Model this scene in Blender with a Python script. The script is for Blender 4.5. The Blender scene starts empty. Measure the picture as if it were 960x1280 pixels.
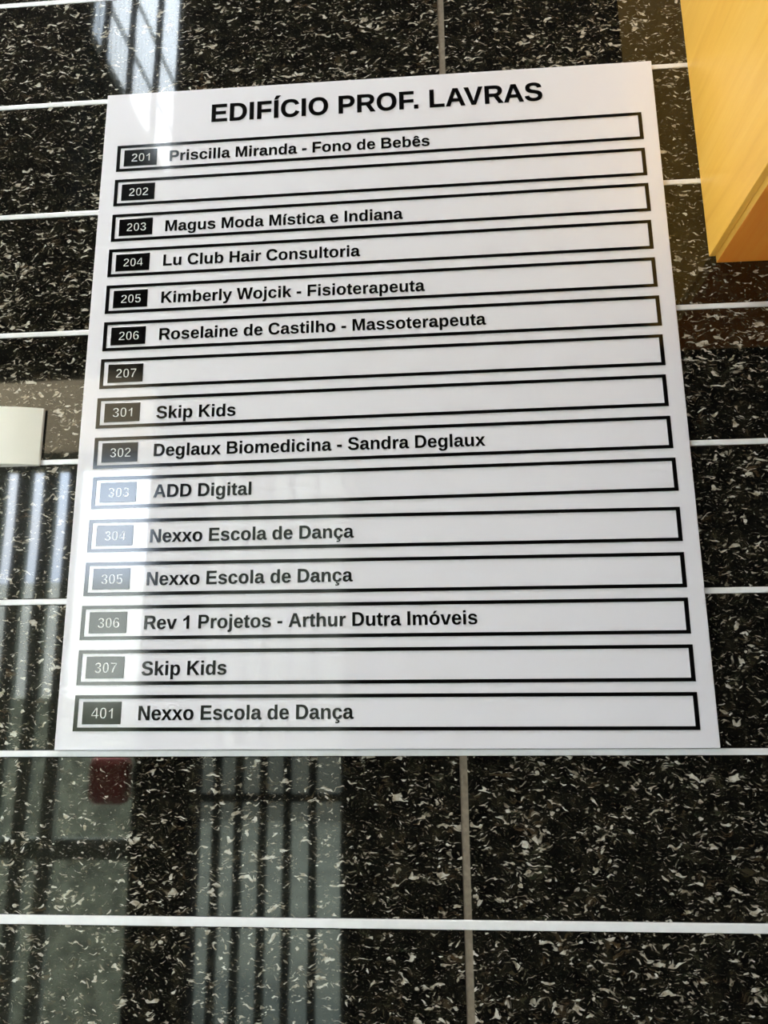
import bpy, bmesh, math, random
from mathutils import Matrix, Vector

SC = bpy.context.scene
COL = SC.collection
OX, OZ = -0.3, 1.45            # lower-left corner of the sign in the room (x, height above floor)
SF = -0.005                    # y of the sign's front face (the tiled wall face is y = 0)
WF = -1.6                      # y of the street-side wall behind the photographer
CEIL = 4.45
XL, XR = -3.0, 2.6

# ------------------------------------------------------------------ camera
cam_d = bpy.data.cameras.new('camera')
cam = bpy.data.objects.new('camera', cam_d); COL.objects.link(cam)
cam_d.sensor_fit = 'VERTICAL'; cam_d.sensor_height = 32.0
cam_d.lens = 956.1 / 1280.0 * 32.0
cam_d.clip_start = 0.01; cam_d.clip_end = 200
right = Vector((0.99732349, 0.07256711, -0.00893752))
up = Vector((0.02459074, -0.2177946, 0.97568479))
fwd = Vector((-0.06885608, 0.97329314, 0.21899615))
R = Matrix((right, up, -fwd)).transposed()
cam.matrix_world = Matrix.Translation((0.35845 + OX, -0.71418 + SF, 0.05741 + OZ)) @ R.to_4x4()
SC.camera = cam

# ------------------------------------------------------------------ sky, exposure
SC.view_settings.view_transform = 'Standard'
SC.view_settings.look = 'None'
SC.view_settings.gamma = 1.0
SC.view_settings.use_curve_mapping = False
SC.view_settings.exposure = 0.84
SC.cycles.use_denoising = True
SC.cycles.max_bounces = 10
SC.cycles.diffuse_bounces = 5
SC.cycles.glossy_bounces = 5
SC.cycles.sample_clamp_indirect = 12.0

SKY = 17.0
world = bpy.data.worlds.new('overcast_sky'); SC.world = world
world.use_nodes = True
wt = world.node_tree; wt.nodes.clear()
wo = wt.nodes.new('ShaderNodeOutputWorld'); wb = wt.nodes.new('ShaderNodeBackground')
tc = wt.nodes.new('ShaderNodeTexCoord'); nz = wt.nodes.new('ShaderNodeTexNoise')
nz.inputs['Scale'].default_value = 4.0; nz.inputs['Detail'].default_value = 5
cr = wt.nodes.new('ShaderNodeValToRGB')
cr.color_ramp.elements[0].position = 0.35; cr.color_ramp.elements[0].color = (0.66, 0.81, 1.0, 1)
cr.color_ramp.elements[1].position = 0.65; cr.color_ramp.elements[1].color = (0.88, 0.94, 1.0, 1)
wt.links.new(tc.outputs['Generated'], nz.inputs['Vector'])
wt.links.new(nz.outputs['Fac'], cr.inputs['Fac'])
wt.links.new(cr.outputs['Color'], wb.inputs['Color'])
# an overcast sky is brighter overhead than at the horizon
sx = wt.nodes.new('ShaderNodeSeparateXYZ'); wt.links.new(tc.outputs['Generated'], sx.inputs[0])
mr = wt.nodes.new('ShaderNodeMapRange')
mr.inputs['From Min'].default_value = 0.0; mr.inputs['From Max'].default_value = 1.0
mr.inputs['To Min'].default_value = 0.40 * SKY; mr.inputs['To Max'].default_value = 1.55 * SKY
wt.links.new(sx.outputs['Z'], mr.inputs['Value']); wt.links.new(mr.outputs[0], wb.inputs['Strength'])
wt.links.new(wb.outputs[0], wo.inputs[0])


def area(name, loc, rot, sx, sy, power, color, portal=False):
    d = bpy.data.lights.new(name, 'AREA'); d.shape = 'RECTANGLE'; d.size = sx; d.size_y = sy
    d.energy = power; d.color = color
    if portal:
        d.cycles.is_portal = True
    o = bpy.data.objects.new(name, d); COL.objects.link(o)
    o.location = loc; o.rotation_euler = rot
    return o


# openings in the street-side wall (x0, x1, z0, z1) in room coordinates
GATE_L = (XL + 0.25, -0.555 + OX, 0.0, 2.56)
TRANSOM = (-0.95 + OX, -0.555 + OX, 3.10, 4.30)
GATE_R = (-0.385 + OX, 0.062 + OX, 0.0, 2.24)
for i, (a, b, c, d) in enumerate((GATE_L, TRANSOM, GATE_R)):
    area('sky_portal', ((a + b) / 2, WF - 0.12, (c + d) / 2), (math.radians(90), 0, 0), b - a, d - c, 1, (1, 1, 1), True)
sun_d = bpy.data.lights.new('sun', 'SUN'); sun_d.energy = 18; sun_d.angle = math.radians(2); sun_d.color = (1.0, 0.95, 0.86)
sun = bpy.data.objects.new('sun', sun_d); COL.objects.link(sun)
sun.rotation_euler = Vector((-0.6, -0.35, -0.72)).to_track_quat('-Z', 'Y').to_euler()
# the hall's own ceiling lamps
area('ceiling_lamp', (-1.3, -0.75, CEIL - 0.03), (0, 0, 0), 0.30, 1.1, 56, (1.0, 0.965, 0.965))
area('ceiling_lamp', (0.5, -0.75, CEIL - 0.03), (0, 0, 0), 0.30, 1.1, 19, (1.0, 0.965, 0.96))


# ------------------------------------------------------------------ material helpers
class NT:
    def __init__(s, name):
        s.m = bpy.data.materials.new(name); s.m.use_nodes = True
        s.t = s.m.node_tree; s.n = s.t.nodes; s.p = s.n['Principled BSDF']

    def new(s, kind, **kw):
        n = s.n.new(kind)
        for k, v in kw.items():
            if k in n.inputs: n.inputs[k].default_value = v
            else: setattr(n, k, v)
        return n

    def link(s, a, b): s.t.links.new(a, b)

    def ramp(s, src, stops, interp='LINEAR'):
        r = s.n.new('ShaderNodeValToRGB'); e = r.color_ramp.elements
        r.color_ramp.interpolation = interp
        while len(e) < len(stops): e.new(0.5)
        for q, (pos, c) in zip(e, stops):
            q.position = pos; q.color = tuple(c) + (1,) if len(c) == 3 else c
        s.link(src, r.inputs['Fac']); return r.outputs['Color']

    def mix(s, fac, a, b, mode='MIX'):
        m = s.n.new('ShaderNodeMix'); m.data_type = 'RGBA'; m.blend_type = mode
        for sock, v in ((m.inputs['Factor'], fac), (m.inputs['A'], a), (m.inputs['B'], b)):
            pass
        ins = [i for i in m.inputs if i.enabled]
        for sock, v in zip(ins, (fac, a, b)):
            if hasattr(v, 'is_linked'): s.link(v, sock)
            else: sock.default_value = v if not isinstance(v, tuple) else tuple(v) + (1,) * (4 - len(v))
        return [o for o in m.outputs if o.enabled][0]

    def math(s, op, a, b=0.0):
        m = s.n.new('ShaderNodeMath'); m.operation = op
        for sock, v in zip(m.inputs, (a, b)):
            if hasattr(v, 'is_linked'): s.link(v, sock)
            else: sock.default_value = v
        return m.outputs[0]

    def vmath(s, op, a, b):
        m = s.n.new('ShaderNodeVectorMath'); m.operation = op
        for sock, v in zip(m.inputs, (a, b)):
            if hasattr(v, 'is_linked'): s.link(v, sock)
            else: sock.default_value = v
        return m.outputs[0]


def plain(name, col, rough=0.5, noise=0.0, scale=30.0, spec=0.5, metal=0.0):
    k = NT(name)
    k.p.inputs['Roughness'].default_value = rough
    k.p.inputs['Specular IOR Level'].default_value = spec
    k.p.inputs['Metallic'].default_value = metal
    if noise:
        t = k.new('ShaderNodeTexCoord'); n = k.new('ShaderNodeTexNoise', Scale=scale, Detail=4.0)
        k.link(t.outputs['Object'], n.inputs['Vector'])
        lo = tuple(max(0, c * (1 - noise)) for c in col); hi = tuple(min(1, c * (1 + noise)) for c in col)
        k.link(k.ramp(n.outputs['Fac'], [(0.3, lo), (0.7, hi)]), k.p.inputs['Base Color'])
    else:
        k.p.inputs['Base Color'].default_value = tuple(col) + (1,)
    return k.m


def granite():
    k = NT('polished_granite')
    uv = k.new('ShaderNodeUVMap').outputs[0]
    w = k.new('ShaderNodeTexNoise', Scale=60.0, Detail=2.0)
    k.link(uv, w.inputs['Vector'])
    off = k.vmath('MULTIPLY', k.vmath('SUBTRACT', w.outputs['Color'], (0.5, 0.5, 0.5)), (0.012, 0.016, 0.0))
    v = k.vmath('ADD', uv, off)
    va = k.vmath('MULTIPLY', v, (0.52, 1.0, 1.0))

    def noise(vec, scale, detail=2.0, rough=0.5, dist=0.0, seed=0.0):
        n = k.new('ShaderNodeTexNoise', Scale=scale, Detail=detail, Roughness=rough, Distortion=dist)
        k.link(k.vmath('ADD', vec, (seed, seed * 1.3, seed * 0.7)), n.inputs['Vector'])
        return n.outputs['Fac']

    def step(src, lo, hi): return k.ramp(src, [(lo, (0, 0, 0)), (hi, (1, 1, 1))])
    big = noise(uv, 11.0, 3.0, 0.55)
    clump = noise(va, 60.0, 2.0, 0.5, 0.0, 4.0)
    drift = k.math('ADD', k.math('MULTIPLY', k.math('SUBTRACT', big, 0.5), 0.14), k.math('MULTIPLY', k.math('SUBTRACT', clump, 0.5), 0.28))
    f1 = step(k.math('ADD', noise(va, 205.0, 1.8, 0.58, 0.45), drift), 0.630, 0.662)
    f2 = step(k.math('ADD', noise(va, 390.0, 1.6, 0.55, 0.55, 11.0), drift), 0.625, 0.68)
    f3 = step(k.math('ADD', noise(va, 150.0, 3.0, 0.65, 0.8, 23.0), drift), 0.56, 0.68)
    tone = noise(uv, 150.0, 2.0, 0.6, 0.0, 31.0)
    hue = noise(uv, 42.0, 2.0, 0.6, 0.0, 37.0)
    grit = noise(va, 620.0, 2.0, 0.7, 0.0, 41.0)
    base = k.ramp(noise(v, 70.0, 4.0, 0.65, 0.0, 53.0), [(0.36, (0.0022, 0.0022, 0.0020)), (0.52, (0.0055, 0.0056, 0.0042)), (0.66, (0.017, 0.015, 0.009)), (0.80, (0.040, 0.031, 0.017))])
    mott = k.ramp(hue, [(0.30, (0.016, 0.024, 0.013)), (0.48, (0.034, 0.031, 0.018)), (0.62, (0.058, 0.038, 0.020)), (0.75, (0.085, 0.052, 0.026))])
    base = k.mix(k.math('MULTIPLY', f3, 0.70), base, mott)
    base = k.mix(k.math('MULTIPLY', step(grit, 0.57, 0.72), 0.60), base, (0.075, 0.060, 0.038))
    lite2 = k.ramp(tone, [(0.30, (0.10, 0.085, 0.058)), (0.52, (0.24, 0.21, 0.16)), (0.70, (0.46, 0.43, 0.36))])
    lite1 = k.ramp(tone, [(0.28, (0.15, 0.115, 0.07)), (0.45, (0.36, 0.32, 0.25)), (0.68, (0.60, 0.58, 0.51))])
    col = k.mix(k.math('MULTIPLY', f2, 0.85), base, lite2)
    col = k.mix(f1, col, lite1)
    k.link(col, k.p.inputs['Base Color'])
    k.p.inputs['Roughness'].default_value = 0.035
    k.p.inputs['IOR'].default_value = 1.54
    n = k.new('ShaderNodeTexNoise', Scale=9.0, Detail=1.0); k.link(uv, n.inputs['Vector'])
    b = k.new('ShaderNodeBump', Strength=0.05, Distance=0.002); k.link(n.outputs['Fac'], b.inputs['Height'])
    k.link(b.outputs[0], k.p.inputs['Normal'])
    return k.m


def wood(name, dark, mid, light, axis):
    k = NT(name)
    t = k.new('ShaderNodeTexCoord'); mp = k.new('ShaderNodeMapping')
    sc = [38.0, 38.0, 38.0]; sc[axis] = 3.2
    mp.inputs['Scale'].default_value = sc
    k.link(t.outputs['Object'], mp.inputs['Vector'])
    n1 = k.new('ShaderNodeTexNoise', Scale=1.0, Detail=5.0, Roughness=0.6, Distortion=0.8)
    k.link(mp.outputs[0], n1.inputs['Vector'])
    mp2 = k.new('ShaderNodeMapping'); s2 = [420.0, 420.0, 420.0]; s2[axis] = 14.0
    mp2.inputs['Scale'].default_value = s2
    k.link(t.outputs['Object'], mp2.inputs['Vector'])
    n2 = k.new('ShaderNodeTexNoise', Scale=1.0, Detail=3.0); k.link(mp2.outputs[0], n2.inputs['Vector'])
    c = k.ramp(n1.outputs['Fac'], [(0.30, dark), (0.5, mid), (0.72, light)])
    c = k.mix(k.ramp(n2.outputs['Fac'], [(0.48, (0, 0, 0)), (0.75, (0.35, 0.35, 0.35))]), c, dark)
    k.link(c, k.p.inputs['Base Color'])
    k.p.inputs['Roughness'].default_value = 0.38
    return k.m


M_GRANITE = granite()
M_GROUT = plain('cement_grout', (0.20, 0.165, 0.12), 0.85, 0.18, 260, 0.2)
M_STRIP = plain('white_joint_strip', (0.84, 0.835, 0.825), 0.18, 0.04, 90)
M_ACRYLIC = plain('white_acrylic', (0.79, 0.77, 0.80), 0.03)
M_FILM = plain('black_gloss_film', (0.0025, 0.0025, 0.0025), 0.10)
M_FILM.node_tree.nodes['Principled BSDF'].inputs['IOR'].default_value = 1.51
M_NUMBER = plain('white_number_film', (0.76, 0.75, 0.73), 0.08)
M_CREAM = plain('cream_plastic', (0.90, 0.86, 0.74), 0.35, 0.04, 14)
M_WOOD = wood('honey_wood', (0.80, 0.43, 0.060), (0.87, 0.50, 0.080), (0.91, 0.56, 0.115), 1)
M_WOOD_UNDER = wood('orange_wood', (0.92, 0.255, 0.02), (0.97, 0.31, 0.03), (0.98, 0.36, 0.05), 1)  # colour pushed redder where light from below falls short
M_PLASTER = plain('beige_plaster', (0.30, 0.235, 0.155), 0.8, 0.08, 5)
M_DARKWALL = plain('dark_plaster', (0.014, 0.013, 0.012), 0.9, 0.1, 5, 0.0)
M_CEIL = plain('white_ceiling_paint', (0.75, 0.73, 0.70), 0.8, 0.03, 4)
M_FLOOR = plain('brown_floor_tile', (0.72, 0.73, 0.76), 0.4, 0.1, 8)
M_METAL = plain('green_black_paint', (0.018, 0.026, 0.02), 0.4, 0.1, 20)
M_SLAT = plain('green_grey_slat', (0.34, 0.37, 0.27), 0.6, 0.15, 20)
M_CLAD = plain('white_ribbed_metal', (0.72, 0.75, 0.76), 0.4, 0.05, 12)
M_TAN = plain('tan_panel', (0.66, 0.49, 0.28), 0.8, 0.1, 4)
M_RED = plain('red_paint', (0.80, 0.20, 0.15), 0.5)
M_GROUND = plain('grey_green_pavement', (0.080, 0.090, 0.066), 0.9, 0.25, 3)
M_HEDGE = plain('hedge_green', (0.46, 0.47, 0.32), 0.9, 0.5, 18)
M_FACADE = plain('street_facade', (0.52, 0.53, 0.47), 0.9, 0.2, 1.5)
M_FACADE_DIM = plain('green_street_facade', (0.078, 0.084, 0.064), 0.9, 0.25, 1.5)
M_BLACK = plain('black_side_wall', (0.010, 0.010, 0.009), 0.9, 0, 1, 0.0)


# ------------------------------------------------------------------ mesh helpers
def finish(name, bm, mat, parent=None, smooth=False):
    me = bpy.data.meshes.new(name)
    bmesh.ops.recalc_face_normals(bm, faces=bm.faces)
    bm.to_mesh(me); bm.free()
    for m in (mat if isinstance(mat, (list, tuple)) else [mat]): me.materials.append(m)
    if smooth: me.polygons.foreach_set('use_smooth', [True] * len(me.polygons))
    o = bpy.data.objects.new(name, me); COL.objects.link(o)
    if parent: o.parent = parent
    return o


def box(bm, x0, x1, y0, y1, z0, z1, bevel=0.0, mat=0):
    t = bmesh.new()
    v = [t.verts.new((x, y, z)) for x in (x0, x1) for y in (y0, y1) for z in (z0, z1)]
    for f in ((0, 1, 3, 2), (4, 6, 7, 5), (0, 4, 5, 1), (2, 3, 7, 6), (0, 2, 6, 4), (1, 5, 7, 3)):
        t.faces.new([v[i] for i in f])
    bmesh.ops.recalc_face_normals(t, faces=t.faces)
    if bevel:
        bmesh.ops.bevel(t, geom=list(t.edges), offset=bevel, segments=2, affect='EDGES', profile=0.5)
    mp = {}
    for q in t.verts: mp[q] = bm.verts.new(q.co)
    for f in t.faces:
        nf = bm.faces.new([mp[q] for q in f.verts]); nf.material_index = mat
    t.free()


def struct(o):
    o['kind'] = 'structure'; return o


def thing(name, label, cat, loc):
    o = bpy.data.objects.new(name, None); COL.objects.link(o)
    o.location = loc; o.empty_display_size = 0.05
    o['label'] = label; o['category'] = cat
    return o


# ------------------------------------------------------------------ tiled wall
PITCH = 0.1414
JZ0 = OZ - 0.0034                                  # centre of the joint just under the sign
STRIP = 0.0058
def strip_h(k): return 0.0080 if k == -1 else STRIP
JX0, TW, GAP = OX + 0.3765, 0.600, 0.0068
rnd = random.Random(5)
rows = [k for k in range(-10, 21)]
bm = bmesh.new()
uvl = bm.loops.layers.uv.new('UVMap')
for k in rows:
    z0 = JZ0 + k * PITCH + strip_h(k) / 2; z1 = JZ0 + (k + 1) * PITCH - strip_h(k + 1) / 2
    z0 = max(z0, 0.0); z1 = min(z1, CEIL)
    if z1 - z0 < 0.02: continue
    for n in range(-5, 4):
        x0 = JX0 + n * TW + GAP / 2; x1 = x0 + TW - GAP
        x0 = max(x0, XL); x1 = min(x1, XR)
        if x1 - x0 < 0.02: continue
        before = len(bm.faces)
        box(bm, x0, x1, 0.0, 0.012, z0, z1, 0.0006, 0)
        bm.faces.ensure_lookup_table()
        ou, ov = rnd.uniform(0, 9), rnd.uniform(0, 9)
        a = rnd.uniform(-0.10, 0.10); ca, sa = math.cos(a), math.sin(a)
        for f in bm.faces[before:]:
            for l in f.loops:
                u, w = l.vert.co.x - x0, l.vert.co.z - z0 + l.vert.co.y
                l[uvl].uv = (ou + u * ca - w * sa, ov + u * sa + w * ca)
box(bm, XL, XR, 0.0012, 0.16, 0.0, CEIL, 0, 1)      # mortar bed seen in the vertical joints
wall = struct(finish('wall_back', bm, [M_GRANITE, M_GROUT]))
i = 0
for k in rows:
    z = JZ0 + k * PITCH
    if z < 0.02 or z > CEIL - 0.02: continue
    i += 1
    bm = bmesh.new(); box(bm, XL, XR, -0.0003, 0.006, z - strip_h(k) / 2 + 0.0001, z + strip_h(k) / 2 - 0.0001, 0.0008)
    struct(finish('trim_%d' % i, bm, M_STRIP))

# ------------------------------------------------------------------ rest of the hall (behind and beside the photographer)
bm = bmesh.new(); box(bm, XL, XR, WF - 0.2, 0.16, -0.1, 0.0); struct(finish('floor', bm, M_FLOOR))
bm = bmesh.new(); box(bm, XL, XR, WF - 0.2, 0.16, CEIL, CEIL + 0.1); struct(finish('ceiling', bm, M_CEIL))
bm = bmesh.new(); box(bm, XL - 0.15, XL, WF - 0.2, 0.16, -0.1, CEIL + 0.1); struct(finish('wall_left', bm, M_PLASTER))
bm = bmesh.new(); box(bm, XR, XR + 0.15, WF - 0.2, 0.16, -0.1, CEIL + 0.1); struct(finish('wall_right', bm, M_PLASTER))
bm = bmesh.new()
y0, y1 = WF - 0.12, WF
gl, tr, gr = GATE_L, TRANSOM, GATE_R
box(bm, XL, gl[0], y0, y1, 0, CEIL)
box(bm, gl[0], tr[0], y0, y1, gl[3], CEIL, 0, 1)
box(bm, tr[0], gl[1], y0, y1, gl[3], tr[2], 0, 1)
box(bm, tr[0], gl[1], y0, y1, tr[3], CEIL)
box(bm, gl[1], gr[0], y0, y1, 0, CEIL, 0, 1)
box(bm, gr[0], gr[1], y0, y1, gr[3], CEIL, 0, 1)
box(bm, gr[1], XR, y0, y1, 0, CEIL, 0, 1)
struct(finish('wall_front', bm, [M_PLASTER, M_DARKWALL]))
# slatted street gate on the left, fine bars in the transom above it
bm = bmesh.new()
x = -0.81 + OX
while x > gl[0] + 0.05:
    box(bm, x - 0.044, x, WF - 0.07, WF - 0.045, 0.05, 2.225); x -= 0.087
box(bm, gl[0], gl[1], WF - 0.09, WF - 0.045, 2.225, 2.27)
box(bm, gl[0], gl[1], WF - 0.09, WF - 0.07, 0.05, 0.12); box(bm, gl[0], gl[1], WF - 0.09, WF - 0.07, 1.0, 1.06)
gate = struct(finish('door_1', bm, M_SLAT))
bm = bmesh.new(); box(bm, OX - 0.715, OX - 0.585, WF - 0.09, WF - 0.03, 1.16, 1.30, 0.025)
struct(finish('red_reflection_box', bm, M_RED, gate))  # unseen box, added for the red blob it reflects in the tiles
bm = bmesh.new()
x = gl[1] - 0.095
while x > tr[0] + 0.03:
    box(bm, x - 0.012, x + 0.008, WF - 0.07, WF - 0.05, tr[2], tr[3]); x -= 0.105
struct(finish('window_1', bm, M_BLACK))
# barred door to its right
bm = bmesh.new()
for xb in (-0.318, -0.252, -0.178, -0.105, -0.028):
    box(bm, xb + OX - 0.012, xb + OX + 0.012, WF - 0.07, WF - 0.05, 0.03, gr[3])
for zb in (0.05, OZ - 0.27, gr[3] - 0.05):
    box(bm, gr[0], gr[1], WF - 0.07, WF - 0.05, zb - 0.012, zb + 0.012)
struct(finish('door_2', bm, M_METAL))
# the street outside
bm = bmesh.new(); box(bm, -14, 12, -16, WF - 0.2, -0.2, -0.1); struct(finish('street_ground', bm, M_GROUND))
bm = bmesh.new(); box(bm, -16, OX - 3.2, -9.4, -9.0, -0.1, 2.85); box(bm, OX - 3.2, 12, -9.6, -9.0, -0.1, 7.5, 0, 1); struct(finish('street_facade', bm, [M_FACADE, M_FACADE_DIM]))
bm = bmesh.new(); box(bm, -9, OX - 0.85, -3.35, -3.2, 2.70, 4.4); struct(finish('street_tan_panel', bm, M_TAN))  # unseen tan panel, added for the warm tint it reflects in tiles and plates
bm = bmesh.new(); box(bm, -9, OX - 1.0, -3.6, -3.2, -0.1, 1.45); struct(finish('street_hedge', bm, M_HEDGE))
# white ribbed cladding of the side building, outside above the transom
bm = bmesh.new()
xc = OX - 1.0
for z0, z1 in ((4.13, 4.36), (4.41, 4.66), (4.71, 5.4)):
    y = WF - 0.14
    while y > -5.4:
        box(bm, xc - 0.03, xc, y - 0.030, y, z0, z1); box(bm, xc - 0.03, xc - 0.012, y - 0.042, y - 0.030, z0, z1); y -= 0.042
box(bm, xc - 0.10, xc - 0.03, -5.4, WF - 0.13, 3.0, 5.4, 0, 1)
struct(finish('ribbed_cladding', bm, [M_CLAD, M_BLACK]))

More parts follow.
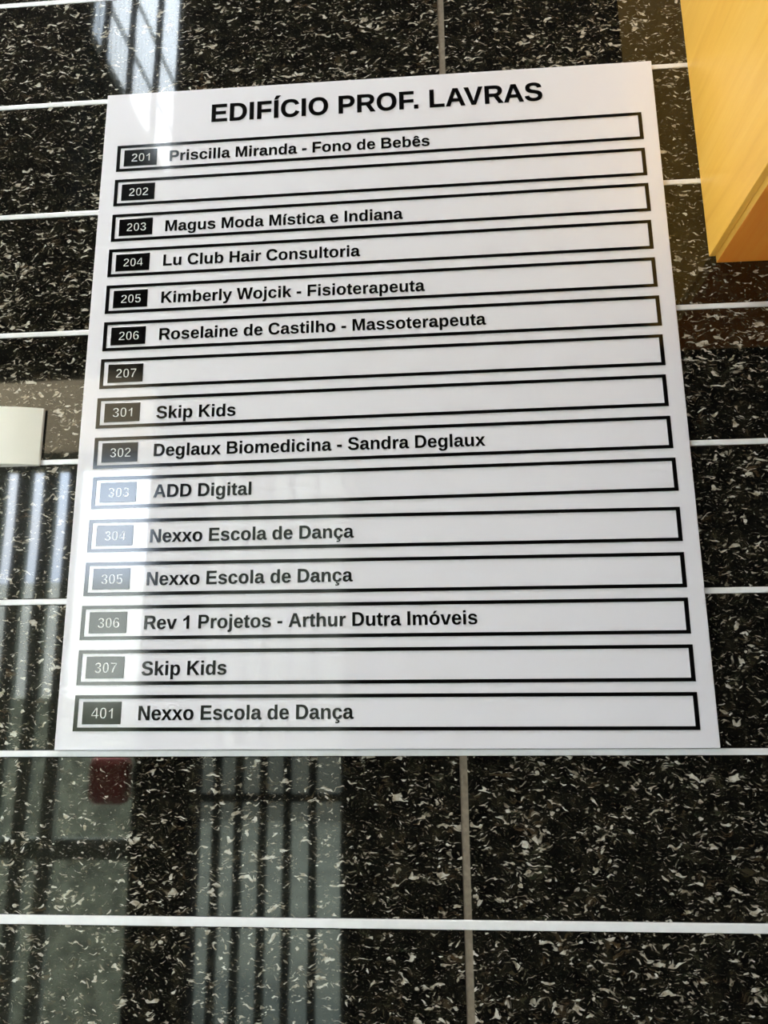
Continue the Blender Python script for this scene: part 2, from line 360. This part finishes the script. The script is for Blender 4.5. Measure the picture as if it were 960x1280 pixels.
# ------------------------------------------------------------------ lettering: outlines of a bold grotesque, 2048 units per em
G = {
'A': (1479, "M1133 0 1008 360H471L346 0H51L565 1409H913L1425 0ZM739 1192 733 1170Q723 1134 709 1088Q695 1042 537 582H942L803 987L760 1123Z"),
'B': (1479, "M1386 402Q1386 210 1242 105Q1098 0 842 0H137V1409H782Q1040 1409 1172.5 1319.5Q1305 1230 1305 1055Q1305 935 1238.5 852.5Q1172 770 1036 741Q1207 721 1296.5 633.5Q1386 546 1386 402ZM1008 1015Q1008 1110 947.5 1150Q887 1190 768 1190H432V841H770Q895 841 951.5 884.5Q1008 928 1008 1015ZM1090 425Q1090 623 806 623H432V219H817Q959 219 1024.5 270.5Q1090 322 1090 425Z"),
'C': (1479, "M795 212Q1062 212 1166 480L1423 383Q1340 179 1179.5 79.5Q1019 -20 795 -20Q455 -20 269.5 172.5Q84 365 84 711Q84 1058 263 1244Q442 1430 782 1430Q1030 1430 1186 1330.5Q1342 1231 1405 1038L1145 967Q1112 1073 1015.5 1135.5Q919 1198 788 1198Q588 1198 484.5 1074Q381 950 381 711Q381 468 487.5 340Q594 212 795 212Z"),
'D': (1479, "M1393 715Q1393 497 1307.5 334.5Q1222 172 1065.5 86Q909 0 707 0H137V1409H647Q1003 1409 1198 1229.5Q1393 1050 1393 715ZM1096 715Q1096 942 978 1061.5Q860 1181 641 1181H432V228H682Q872 228 984 359Q1096 490 1096 715Z"),
'E': (1366, "M137 0V1409H1245V1181H432V827H1184V599H432V228H1286V0Z"),
'F': (1251, "M432 1181V745H1153V517H432V0H137V1409H1176V1181Z"),
'H': (1479, "M1046 0V604H432V0H137V1409H432V848H1046V1409H1341V0Z"),
'I': (569, "M137 0V1409H432V0Z"),
'K': (1479, "M1112 0 606 647 432 514V0H137V1409H432V770L1067 1409H1411L809 813L1460 0Z"),
'L': (1251, "M137 0V1409H432V228H1188V0Z"),
'M': (1706, "M1307 0V854Q1307 883 1307.5 912Q1308 941 1317 1161Q1246 892 1212 786L958 0H748L494 786L387 1161Q399 929 399 854V0H137V1409H532L784 621L806 545L854 356L917 582L1176 1409H1569V0Z"),
'N': (1479, "M995 0 381 1085Q399 927 399 831V0H137V1409H474L1097 315Q1079 466 1079 590V1409H1341V0Z"),
'O': (1593, "M1507 711Q1507 491 1420 324Q1333 157 1171 68.5Q1009 -20 793 -20Q461 -20 272.5 175.5Q84 371 84 711Q84 1050 272 1240Q460 1430 795 1430Q1130 1430 1318.5 1238Q1507 1046 1507 711ZM1206 711Q1206 939 1098 1068.5Q990 1198 795 1198Q597 1198 489 1069.5Q381 941 381 711Q381 479 491.5 345.5Q602 212 793 212Q991 212 1098.5 342Q1206 472 1206 711Z"),
'P': (1366, "M1296 963Q1296 827 1234 720Q1172 613 1056.5 554.5Q941 496 782 496H432V0H137V1409H770Q1023 1409 1159.5 1292.5Q1296 1176 1296 963ZM999 958Q999 1180 737 1180H432V723H745Q867 723 933 783.5Q999 844 999 958Z"),
'R': (1479, "M1105 0 778 535H432V0H137V1409H841Q1093 1409 1230 1300.5Q1367 1192 1367 989Q1367 841 1283 733.5Q1199 626 1056 592L1437 0ZM1070 977Q1070 1180 810 1180H432V764H818Q942 764 1006 820Q1070 876 1070 977Z"),
'S': (1366, "M1286 406Q1286 199 1132.5 89.5Q979 -20 682 -20Q411 -20 257 76Q103 172 59 367L344 414Q373 302 457 251.5Q541 201 690 201Q999 201 999 389Q999 449 963.5 488Q928 527 863.5 553Q799 579 616 616Q458 653 396 675.5Q334 698 284 728.5Q234 759 199 802Q164 845 144.5 903Q125 961 125 1036Q125 1227 268.5 1328.5Q412 1430 686 1430Q948 1430 1079.5 1348Q1211 1266 1249 1077L963 1038Q941 1129 873.5 1175Q806 1221 680 1221Q412 1221 412 1053Q412 998 440.5 963Q469 928 525 903.5Q581 879 752 842Q955 799 1042.5 762.5Q1130 726 1181 677.5Q1232 629 1259 561.5Q1286 494 1286 406Z"),
'V': (1366, "M834 0H535L14 1409H322L612 504Q639 416 686 238L707 324L758 504L1047 1409H1352Z"),
'W': (1933, "M1567 0H1217L1026 815Q991 959 967 1116Q943 985 928 916.5Q913 848 715 0H365L2 1409H301L505 499L551 279Q579 418 605.5 544.5Q632 671 805 1409H1135L1313 659Q1334 575 1384 279L1409 395L1462 625L1632 1409H1931Z"),
'a': (1139, "M393 -20Q236 -20 148 65.5Q60 151 60 306Q60 474 169.5 562Q279 650 487 652L720 656V711Q720 817 683 868.5Q646 920 562 920Q484 920 447.5 884.5Q411 849 402 767L109 781Q136 939 253.5 1020.5Q371 1102 574 1102Q779 1102 890 1001Q1001 900 1001 714V320Q1001 229 1021.5 194.5Q1042 160 1090 160Q1122 160 1152 166V14Q1127 8 1107 3Q1087 -2 1067 -5Q1047 -8 1024.5 -10Q1002 -12 972 -12Q866 -12 815.5 40Q765 92 755 193H749Q631 -20 393 -20ZM720 501 576 499Q478 495 437 477.5Q396 460 374.5 424Q353 388 353 328Q353 251 388.5 213.5Q424 176 483 176Q549 176 603.5 212Q658 248 689 311.5Q720 375 720 446Z"),
'b': (1251, "M1167 545Q1167 277 1059.5 128.5Q952 -20 752 -20Q637 -20 553 30Q469 80 424 174H422Q422 139 417.5 78Q413 17 408 0H135Q143 93 143 247V1484H424V1070L420 894H424Q519 1102 770 1102Q962 1102 1064.5 956.5Q1167 811 1167 545ZM874 545Q874 729 820 818Q766 907 653 907Q539 907 479.5 811.5Q420 716 420 536Q420 364 478.5 268Q537 172 651 172Q874 172 874 545Z"),
'c': (1139, "M594 -20Q348 -20 214 126.5Q80 273 80 535Q80 803 215 952.5Q350 1102 598 1102Q789 1102 914 1006Q1039 910 1071 741L788 727Q776 810 728 859.5Q680 909 592 909Q375 909 375 546Q375 172 596 172Q676 172 730 222.5Q784 273 797 373L1079 360Q1064 249 999.5 162Q935 75 830 27.5Q725 -20 594 -20Z"),
'd': (1251, "M844 0Q840 15 834.5 75.5Q829 136 829 176H825Q734 -20 479 -20Q290 -20 187 127.5Q84 275 84 540Q84 809 192.5 955.5Q301 1102 500 1102Q615 1102 698.5 1054Q782 1006 827 911H829L827 1089V1484H1108V236Q1108 136 1116 0ZM831 547Q831 722 772.5 816.5Q714 911 600 911Q487 911 432 819.5Q377 728 377 540Q377 172 598 172Q709 172 770 269.5Q831 367 831 547Z"),
'e': (1139, "M586 -20Q342 -20 211 124.5Q80 269 80 546Q80 814 213 958Q346 1102 590 1102Q823 1102 946 947.5Q1069 793 1069 495V487H375Q375 329 433.5 248.5Q492 168 600 168Q749 168 788 297L1053 274Q938 -20 586 -20ZM586 925Q487 925 433.5 856Q380 787 377 663H797Q789 794 734 859.5Q679 925 586 925Z"),
'g': (1251, "M596 -434Q398 -434 277.5 -358.5Q157 -283 129 -143L410 -110Q425 -175 474.5 -212Q524 -249 604 -249Q721 -249 775 -177Q829 -105 829 37V94L831 201H829Q736 2 481 2Q292 2 188 144Q84 286 84 550Q84 815 191 959Q298 1103 502 1103Q738 1103 829 908H834Q834 943 838.5 1003Q843 1063 848 1082H1114Q1108 974 1108 832V33Q1108 -198 977 -316Q846 -434 596 -434ZM831 556Q831 723 771.5 816.5Q712 910 602 910Q377 910 377 550Q377 197 600 197Q712 197 771.5 290.5Q831 384 831 556Z"),
'h': (1251, "M420 866Q477 990 563 1046Q649 1102 768 1102Q940 1102 1032 996Q1124 890 1124 686V0H844V606Q844 891 651 891Q549 891 486.5 803.5Q424 716 424 579V0H143V1484H424V1079Q424 970 416 866Z"),
'i': (569, "M143 1277V1484H424V1277ZM143 0V1082H424V0Z"),
'j': (569, "M143 1277V1484H424V1277ZM143 1082H424V-35Q424 -234 346 -329.5Q268 -425 108 -425Q28 -425 -20 -411V-212L20 -215Q88 -215 115.5 -172Q143 -129 143 -29Z"),
'k': (1139, "M834 0 545 490 424 406V0H143V1484H424V634L810 1082H1112L732 660L1141 0Z"),
'l': (569, "M143 0V1484H424V0Z"),
'm': (1821, "M780 0V607Q780 892 616 892Q531 892 477.5 805Q424 718 424 580V0H143V840Q143 927 140.5 982.5Q138 1038 135 1082H403Q406 1063 411 980.5Q416 898 416 867H420Q472 991 549.5 1047Q627 1103 735 1103Q983 1103 1036 867H1042Q1097 993 1174 1048Q1251 1103 1370 1103Q1528 1103 1611 995.5Q1694 888 1694 687V0H1415V607Q1415 892 1251 892Q1169 892 1116.5 812.5Q1064 733 1059 593V0Z"),
'n': (1251, "M844 0V607Q844 892 651 892Q549 892 486.5 804.5Q424 717 424 580V0H143V840Q143 927 140.5 982.5Q138 1038 135 1082H403Q406 1063 411 980.5Q416 898 416 867H420Q477 991 563 1047Q649 1103 768 1103Q940 1103 1032 997Q1124 891 1124 687V0Z"),
'o': (1251, "M1171 542Q1171 279 1025 129.5Q879 -20 621 -20Q368 -20 224 130Q80 280 80 542Q80 803 224 952.5Q368 1102 627 1102Q892 1102 1031.5 957.5Q1171 813 1171 542ZM877 542Q877 735 814 822Q751 909 631 909Q375 909 375 542Q375 361 437.5 266.5Q500 172 618 172Q877 172 877 542Z"),
'p': (1251, "M1167 546Q1167 275 1058.5 127.5Q950 -20 752 -20Q638 -20 553.5 29.5Q469 79 424 172H418Q424 142 424 -10V-425H143V833Q143 986 135 1082H408Q413 1064 416.5 1011Q420 958 420 906H424Q519 1105 770 1105Q959 1105 1063 959.5Q1167 814 1167 546ZM874 546Q874 910 651 910Q539 910 479.5 812Q420 714 420 538Q420 363 479.5 267.5Q539 172 649 172Q874 172 874 546Z"),
'r': (797, "M143 0V828Q143 917 140.5 976.5Q138 1036 135 1082H403Q406 1064 411 972.5Q416 881 416 851H420Q461 965 493 1011.5Q525 1058 569 1080.5Q613 1103 679 1103Q733 1103 766 1088V853Q698 868 646 868Q541 868 482.5 783Q424 698 424 531V0Z"),
's': (1139, "M1055 316Q1055 159 926.5 69.5Q798 -20 571 -20Q348 -20 229.5 50.5Q111 121 72 270L319 307Q340 230 391.5 198Q443 166 571 166Q689 166 743 196Q797 226 797 290Q797 342 753.5 372.5Q710 403 606 424Q368 471 285 511.5Q202 552 158.5 616.5Q115 681 115 775Q115 930 234.5 1016.5Q354 1103 573 1103Q766 1103 883.5 1028Q1001 953 1030 811L781 785Q769 851 722 883.5Q675 916 573 916Q473 916 423 890.5Q373 865 373 805Q373 758 411.5 730.5Q450 703 541 685Q668 659 766.5 631.5Q865 604 924.5 566Q984 528 1019.5 468.5Q1055 409 1055 316Z"),
't': (682, "M420 -18Q296 -18 229 49.5Q162 117 162 254V892H25V1082H176L264 1336H440V1082H645V892H440V330Q440 251 470 213.5Q500 176 563 176Q596 176 657 190V16Q553 -18 420 -18Z"),
'u': (1251, "M408 1082V475Q408 190 600 190Q702 190 764.5 277.5Q827 365 827 502V1082H1108V242Q1108 104 1116 0H848Q836 144 836 215H831Q775 92 688.5 36Q602 -20 483 -20Q311 -20 219 85.5Q127 191 127 395V1082Z"),
'v': (1139, "M731 0H395L8 1082H305L494 477Q509 427 565 227Q575 268 606 371Q637 474 836 1082H1130Z"),
'x': (1139, "M819 0 567 392 313 0H14L410 559L33 1082H336L567 728L797 1082H1102L725 562L1124 0Z"),
'y': (1139, "M283 -425Q182 -425 106 -412V-212Q159 -220 203 -220Q263 -220 302.5 -201Q342 -182 373.5 -138Q405 -94 444 11L16 1082H313L483 575Q523 466 584 241L609 336L674 571L834 1082H1128L700 -57Q614 -265 521 -345Q428 -425 283 -425Z"),
'0': (1139, "M1055 705Q1055 348 932.5 164Q810 -20 565 -20Q81 -20 81 705Q81 958 134 1118Q187 1278 293 1354Q399 1430 573 1430Q823 1430 939 1249Q1055 1068 1055 705ZM773 705Q773 900 754 1008Q735 1116 693 1163Q651 1210 571 1210Q486 1210 442.5 1162.5Q399 1115 380.5 1007.5Q362 900 362 705Q362 512 381.5 403.5Q401 295 443.5 248Q486 201 567 201Q647 201 690.5 250.5Q734 300 753.5 409Q773 518 773 705Z"),
'1': (1139, "M806 0H525V1020Q371 880 162 813V1059Q272 1094 401 1191Q530 1287 578 1416H806Z"),
'2': (1139, "M71 0V195Q126 316 227.5 431Q329 546 483 671Q631 791 690.5 869Q750 947 750 1022Q750 1206 565 1206Q475 1206 427.5 1157.5Q380 1109 366 1012L83 1028Q107 1224 229.5 1327Q352 1430 563 1430Q791 1430 913 1326Q1035 1222 1035 1034Q1035 935 996 855Q957 775 896 707.5Q835 640 760.5 581Q686 522 616 466Q546 410 488.5 353Q431 296 403 231H1057V0Z"),
'3': (1139, "M1065 391Q1065 193 935 85Q805 -23 565 -23Q338 -23 204 81.5Q70 186 47 383L333 408Q360 205 564 205Q665 205 721 255Q777 305 777 408Q777 502 709 552Q641 602 507 602H409V829H501Q622 829 683 878.5Q744 928 744 1020Q744 1107 695.5 1156.5Q647 1206 554 1206Q467 1206 413.5 1158Q360 1110 352 1022L71 1042Q93 1224 222 1327Q351 1430 559 1430Q780 1430 904.5 1330.5Q1029 1231 1029 1055Q1029 923 951.5 838Q874 753 728 725V721Q890 702 977.5 614.5Q1065 527 1065 391Z"),
'4': (1139, "M940 287V0H672V287H31V498L626 1409H940V496H1128V287ZM672 957Q672 1011 675.5 1074Q679 1137 681 1155Q655 1099 587 993L260 496H672Z"),
'5': (1139, "M1082 469Q1082 245 942.5 112.5Q803 -20 560 -20Q348 -20 220.5 75.5Q93 171 63 352L344 375Q366 285 422 244Q478 203 563 203Q668 203 730.5 270Q793 337 793 463Q793 574 734 640.5Q675 707 569 707Q452 707 378 616H104L153 1409H1000V1200H408L385 844Q487 934 640 934Q841 934 961.5 809Q1082 684 1082 469Z"),
'6': (1139, "M1065 461Q1065 236 939 108Q813 -20 591 -20Q342 -20 208.5 154.5Q75 329 75 672Q75 1049 210.5 1239.5Q346 1430 598 1430Q777 1430 880.5 1351Q984 1272 1027 1106L762 1069Q724 1208 592 1208Q479 1208 414.5 1095Q350 982 350 752Q395 827 475 867Q555 907 656 907Q845 907 955 787Q1065 667 1065 461ZM783 453Q783 573 727.5 636.5Q672 700 575 700Q482 700 426 640.5Q370 581 370 483Q370 360 428.5 279.5Q487 199 582 199Q677 199 730 266.5Q783 334 783 453Z"),
'7': (1139, "M1049 1186Q954 1036 869.5 895Q785 754 722 611.5Q659 469 622.5 318.5Q586 168 586 0H293Q293 176 339 340.5Q385 505 472 675.5Q559 846 788 1178H88V1409H1049Z"),
'.': (569, "M139 0V305H428V0Z"),
'-': (682, "M80 409V653H600V409Z"),
' ': (569, ""),
}
G['Í'] = (569, G['I'][1] + "M150 1510 280 1790H580L330 1510Z")
G['í'] = (569, "M143 0V1082H424V0ZM170 1190 300 1470H600L350 1190Z")
G['ó'] = (1251, G['o'][1] + "M480 1190 610 1470H910L660 1190Z")
G['ê'] = (1139, G['e'][1] + "M230 1190 450 1470H720L940 1190H720L585 1340L450 1190Z")
G['ç'] = (1139, G['c'][1] + "M480 20 430 -190Q520 -175 555 -182Q625 -195 625 -245Q625 -300 540 -300Q455 -300 385 -282L365 -405Q450 -440 560 -440Q690 -440 755 -385Q820 -330 820 -250Q820 -120 680 -105Q655 -102 635 -105L655 0Z")
CAPS = set('ABCDEFHIKLMNOPRSVWÍ0234567')
KERN = {'LA': 0, 'AV': -120, 'VR': 0, 'RA': -30, 'F.': -190, 'P.': 0, 'Re': 0, 'Ki': 0}


def contours(path):
    import re
    tok = re.findall(r'[MLHVQZ]|-?\d+\.?\d*', path)
    out, cur, i, cmd = [], [], 0, None
    x = y = 0.0
    while i < len(tok):
        if tok[i].isalpha():
            cmd = tok[i]; i += 1
            if cmd == 'Z':
                if cur: out.append(cur)
                cur = []
                continue
        if cmd in 'ML':
            x, y = float(tok[i]), float(tok[i + 1]); i += 2; cur.append((x, y))
            if cmd == 'M': cmd = 'L'
        elif cmd == 'H': x = float(tok[i]); i += 1; cur.append((x, y))
        elif cmd == 'V': y = float(tok[i]); i += 1; cur.append((x, y))
        elif cmd == 'Q':
            cx, cy, ex, ey = (float(q) for q in tok[i:i + 4]); i += 4
            for s in range(1, 5):
                t = s / 4
                cur.append(((1 - t) ** 2 * x + 2 * t * (1 - t) * cx + t * t * ex, (1 - t) ** 2 * y + 2 * t * (1 - t) * cy + t * t * ey))
            x, y = ex, ey
    return out


def natural(text):
    w, prev = 0, ''
    for ch in text:
        w += KERN.get(prev + ch, 0) + G[ch][0]; prev = ch
    # from the left edge of the first stem to the right edge of the last letter
    xs = [p[0] for c in contours(G[text[0]][1]) for p in c]; left = min(xs)
    xe = [p[0] for c in contours(G[text[-1]][1]) for p in c]; rightgap = G[text[-1]][0] - max(xe)
    return left, w - left - rightgap


def lettering(name, text, x, z, width, slope, y_front, thick, mat, parent, thin=0.0, cap=1.04):
    """one mesh of all the letters of a line; x, z = lower left of the first letter on the sign (m)"""
    left, nat = natural(text)
    s = width / nat
    cu = bpy.data.curves.new(name, 'CURVE'); cu.dimensions = '2D'; cu.fill_mode = 'BOTH'
    cu.extrude = thick / 2
    cu.offset = -thin
    pen, prev = -left, ''
    for ch in text:
        pen += KERN.get(prev + ch, 0); prev = ch
        vs = cap if ch in CAPS else 1.0
        for c in contours(G[ch][1]):
            pts = [c[0]]
            for p in c[1:]:
                if abs(p[0] - pts[-1][0]) + abs(p[1] - pts[-1][1]) > (24 if thin < 0 else 0.5): pts.append(p)
            sp = cu.splines.new('POLY'); sp.points.add(len(pts) - 1); sp.use_cyclic_u = True
            for q, p in zip(sp.points, pts):
                q.co = ((p[0] + pen) * s, p[1] * s * vs, 0, 1)
        pen += G[ch][0]
    tmp = bpy.data.objects.new('tmp', cu); COL.objects.link(tmp)
    dg = bpy.context.evaluated_depsgraph_get()
    me = bpy.data.meshes.new_from_object(tmp.evaluated_get(dg)); me.name = name
    bpy.data.objects.remove(tmp); bpy.data.curves.remove(cu)
    ca, sa = math.cos(slope), math.sin(slope)
    for v in me.vertices:
        u, w, d = v.co
        v.co = (x + u * ca - w * sa, y_front + thick / 2 - d, z + u * sa + w * ca)
    me.materials.clear(); me.materials.append(mat)
    o = bpy.data.objects.new(name, me); COL.objects.link(o); o.parent = parent
    return o


# ------------------------------------------------------------------ the directory sign
SW, SH, ST = 0.600, 0.7072, 0.0045
sign = thing('directory_sign', 'large white glossy building directory sign with black lettering on the granite wall', 'sign', (OX, 0.0, OZ))
bm = bmesh.new(); box(bm, 0, SW, SF, SF + ST, 0, SH, 0.0007)
finish('panel', bm, M_ACRYLIC, sign)
FT = 0.0004                       # thickness of the cut film
YF = SF - FT
hd = lettering('header_lettering', 'EDIFÍCIO PROF. LAVRAS', 0.1211, 0.6640, 0.3612, 0.0062, YF, FT + 0.0001, M_FILM, sign, thin=-0.0002)
hd['label'] = 'large black capitals across the top of the sign'
# room, top of the frame at its left and right end (mm), left x, name, text start x/z, text width (mm), text slope
ROWS = [
    ('201', 640.2, 643.9, 16.4, 'Priscilla Miranda - Fono de Bebês', 76.1, 617.8, 284.3),
    ('202', 597.6, 600.8, 16.4, None, 0, 0, 0),
    ('203', 554.8, 559.2, 16.6, 'Magus Moda Mística e Indiana', 76.0, 531.9, 254.5),
    ('204', 513.0, 516.4, 15.8, 'Lu Club Hair Consultoria', 76.0, 491.1, 209.4),
    ('205', 470.6, 474.2, 16.1, 'Kimberly Wojcik - Fisioterapeuta', 76.3, 448.1, 275.5),
    ('206', 428.5, 432.1, 16.6, 'Roselaine de Castilho - Massoterapeuta', 76.5, 406.4, 335.9),
    ('207', 387.0, 390.3, 16.4, None, 0, 0, 0),
    ('301', 344.4, 348.2, 15.8, 'Skip Kids', 78.3, 320.6, 81.2),
    ('302', 302.0, 305.8, 16.2, 'Deglaux Biomedicina - Sandra Deglaux', 78.0, 281.0, 328.9),
    ('303', 260.8, 264.0, 17.4, 'ADD Digital', 80.2, 238.6, 97.7),
    ('304', 217.4, 216.1, 17.0, 'Nexxo Escola de Dança', 79.4, 193.6, 199.4),
    ('305', 174.8, 173.3, 16.8, 'Nexxo Escola de Dança', 78.6, 151.6, 199.2),
    ('306', 132.9, 131.4, 16.4, 'Rev 1 Projetos - Arthur Dutra Imóveis', 78.7, 109.8, 314.5),
    ('307', 90.9, 89.4, 16.6, 'Skip Kids', 78.7, 66.9, 80.9),
    ('401', 49.4, 47.8, 16.5, 'Nexxo Escola de Dança', 78.2, 26.4, 200.4),
]
FW, FH, LH, LV = 0.5677, 0.0325, 0.0033, 0.0038
for room, tl, trr, xl, name, tx, tz, tw in ROWS:
    x0, ztop = xl / 1000, tl / 1000
    sl = math.atan2((trr - tl) / 1000, FW)
    rot = Matrix.Translation((x0, 0, ztop)) @ Matrix.Rotation(-sl, 4, 'Y')
    bm = bmesh.new()
    for a, b, c, d in ((0, FW, -LH, 0), (0, FW, -FH, -FH + LH), (0, LV, -FH + LH, -LH), (FW - LV, FW, -FH + LH, -LH)):
        box(bm, a, b, YF, SF + 0.0001, c, d)
    bmesh.ops.transform(bm, matrix=rot, verts=bm.verts)
    finish('row_frame', bm, M_FILM, sign)
    bm = bmesh.new(); box(bm, 0.0082, 0.0451, YF, SF + 0.0001, -FH + 0.0062, -FH + 0.0264, 0.00015)
    bmesh.ops.transform(bm, matrix=rot, verts=bm.verts)
    plate = finish('number_plate', bm, M_FILM, sign)
    plate['label'] = 'small black plate with the white number ' + room
    q = rot @ Vector((0.0167, 0, -FH + 0.0112))
    num = lettering('room_number', room, q.x, q.z, 0.0216 if room[-1] != '1' else 0.0209, sl, YF - 0.0003, 0.0004, M_NUMBER, plate, thin=0.0004)
    num['label'] = 'white number ' + room
    if name:
        tsl = sl * 0.55 if abs(tz) < 400 or True else 0
        t = lettering('tenant_lettering', name, tx / 1000, tz / 1000, tw / 1000, 0.0012 if room != '206' else 0.006, YF, FT + 0.0001, M_FILM, sign, thin=-0.00007)

# ------------------------------------------------------------------ wooden cabinet at the upper right
CX, CZ, CD, CH, CW = OX + 0.6385, OZ + 0.4746, 0.21, 0.55, 0.42
cab = thing('wooden_cabinet', 'honey coloured wooden wall cabinet hanging right of the sign', 'cabinet', (CX, 0, CZ))
bm = bmesh.new(); box(bm, 0, 0.0062, -CD, -0.0008, 0, CH, 0.0006); finish('side_panel', bm, M_WOOD, cab)
bm = bmesh.new(); box(bm, CW - 0.0062, CW, -CD, -0.0008, 0, CH, 0.0006); finish('side_panel', bm, M_WOOD, cab)
bm = bmesh.new(); box(bm, 0.0064, CW - 0.0064, -CD + 0.002, -0.0008, -0.0074, 0.010, 0.0006)
for f in bm.faces:
    f.normal_update()
    if f.normal.x < -0.9: f.material_index = 1  # lit left edge put in by the lighter wood colour
finish('bottom_board', bm, [M_WOOD_UNDER, M_WOOD], cab)['label'] = 'orange underside board'
bm = bmesh.new(); box(bm, 0.0064, CW - 0.0064, -CD + 0.002, -0.0008, CH - 0.015, CH, 0.0006); finish('top_board', bm, M_WOOD, cab)
bm = bmesh.new(); box(bm, 0.0064, CW - 0.0064, -0.008, -0.0008, 0.0102, CH - 0.0152); finish('back_board', bm, M_WOOD, cab)
bm = bmesh.new(); box(bm, 0.0005, CW - 0.0005, -CD - 0.0185, -CD - 0.0005, 0.001, CH, 0.001); dr = finish('door', bm, M_WOOD, cab)

# ------------------------------------------------------------------ cream cover plate at the left edge
PX1, PZ0, PW, PH = OX - 0.0405, OZ + 0.2755, 0.118, 0.0605
cov = thing('cover_plate', 'cream bowed plastic cover plate left of the sign', 'cover plate', (PX1, 0, PZ0))
bm = bmesh.new()
N = 28
ring = []
for k in range(N + 1):
    u = k / N
    d = 0.0042 + 0.0115 * (1 - (2 * u - 1) ** 2)
    ring.append((-PW * u, -d))
prof = [(0, -0.0006)] + ring + [(-PW, -0.0006)]
lo = [bm.verts.new((a, b, 0)) for a, b in prof]; hi = [bm.verts.new((a, b, PH)) for a, b in prof]
n = len(prof)
bm.faces.new(lo); bm.faces.new(hi[::-1])
for k in range(n): bm.faces.new((lo[k], hi[k], hi[(k + 1) % n], lo[(k + 1) % n]))
bmesh.ops.recalc_face_normals(bm, faces=bm.faces)
ed = [e for e in bm.edges if e.calc_face_angle(0) > 0.6]
bmesh.ops.bevel(bm, geom=ed, offset=0.0005, segments=2, affect='EDGES')
finish('cover', bm, M_CREAM, cov)
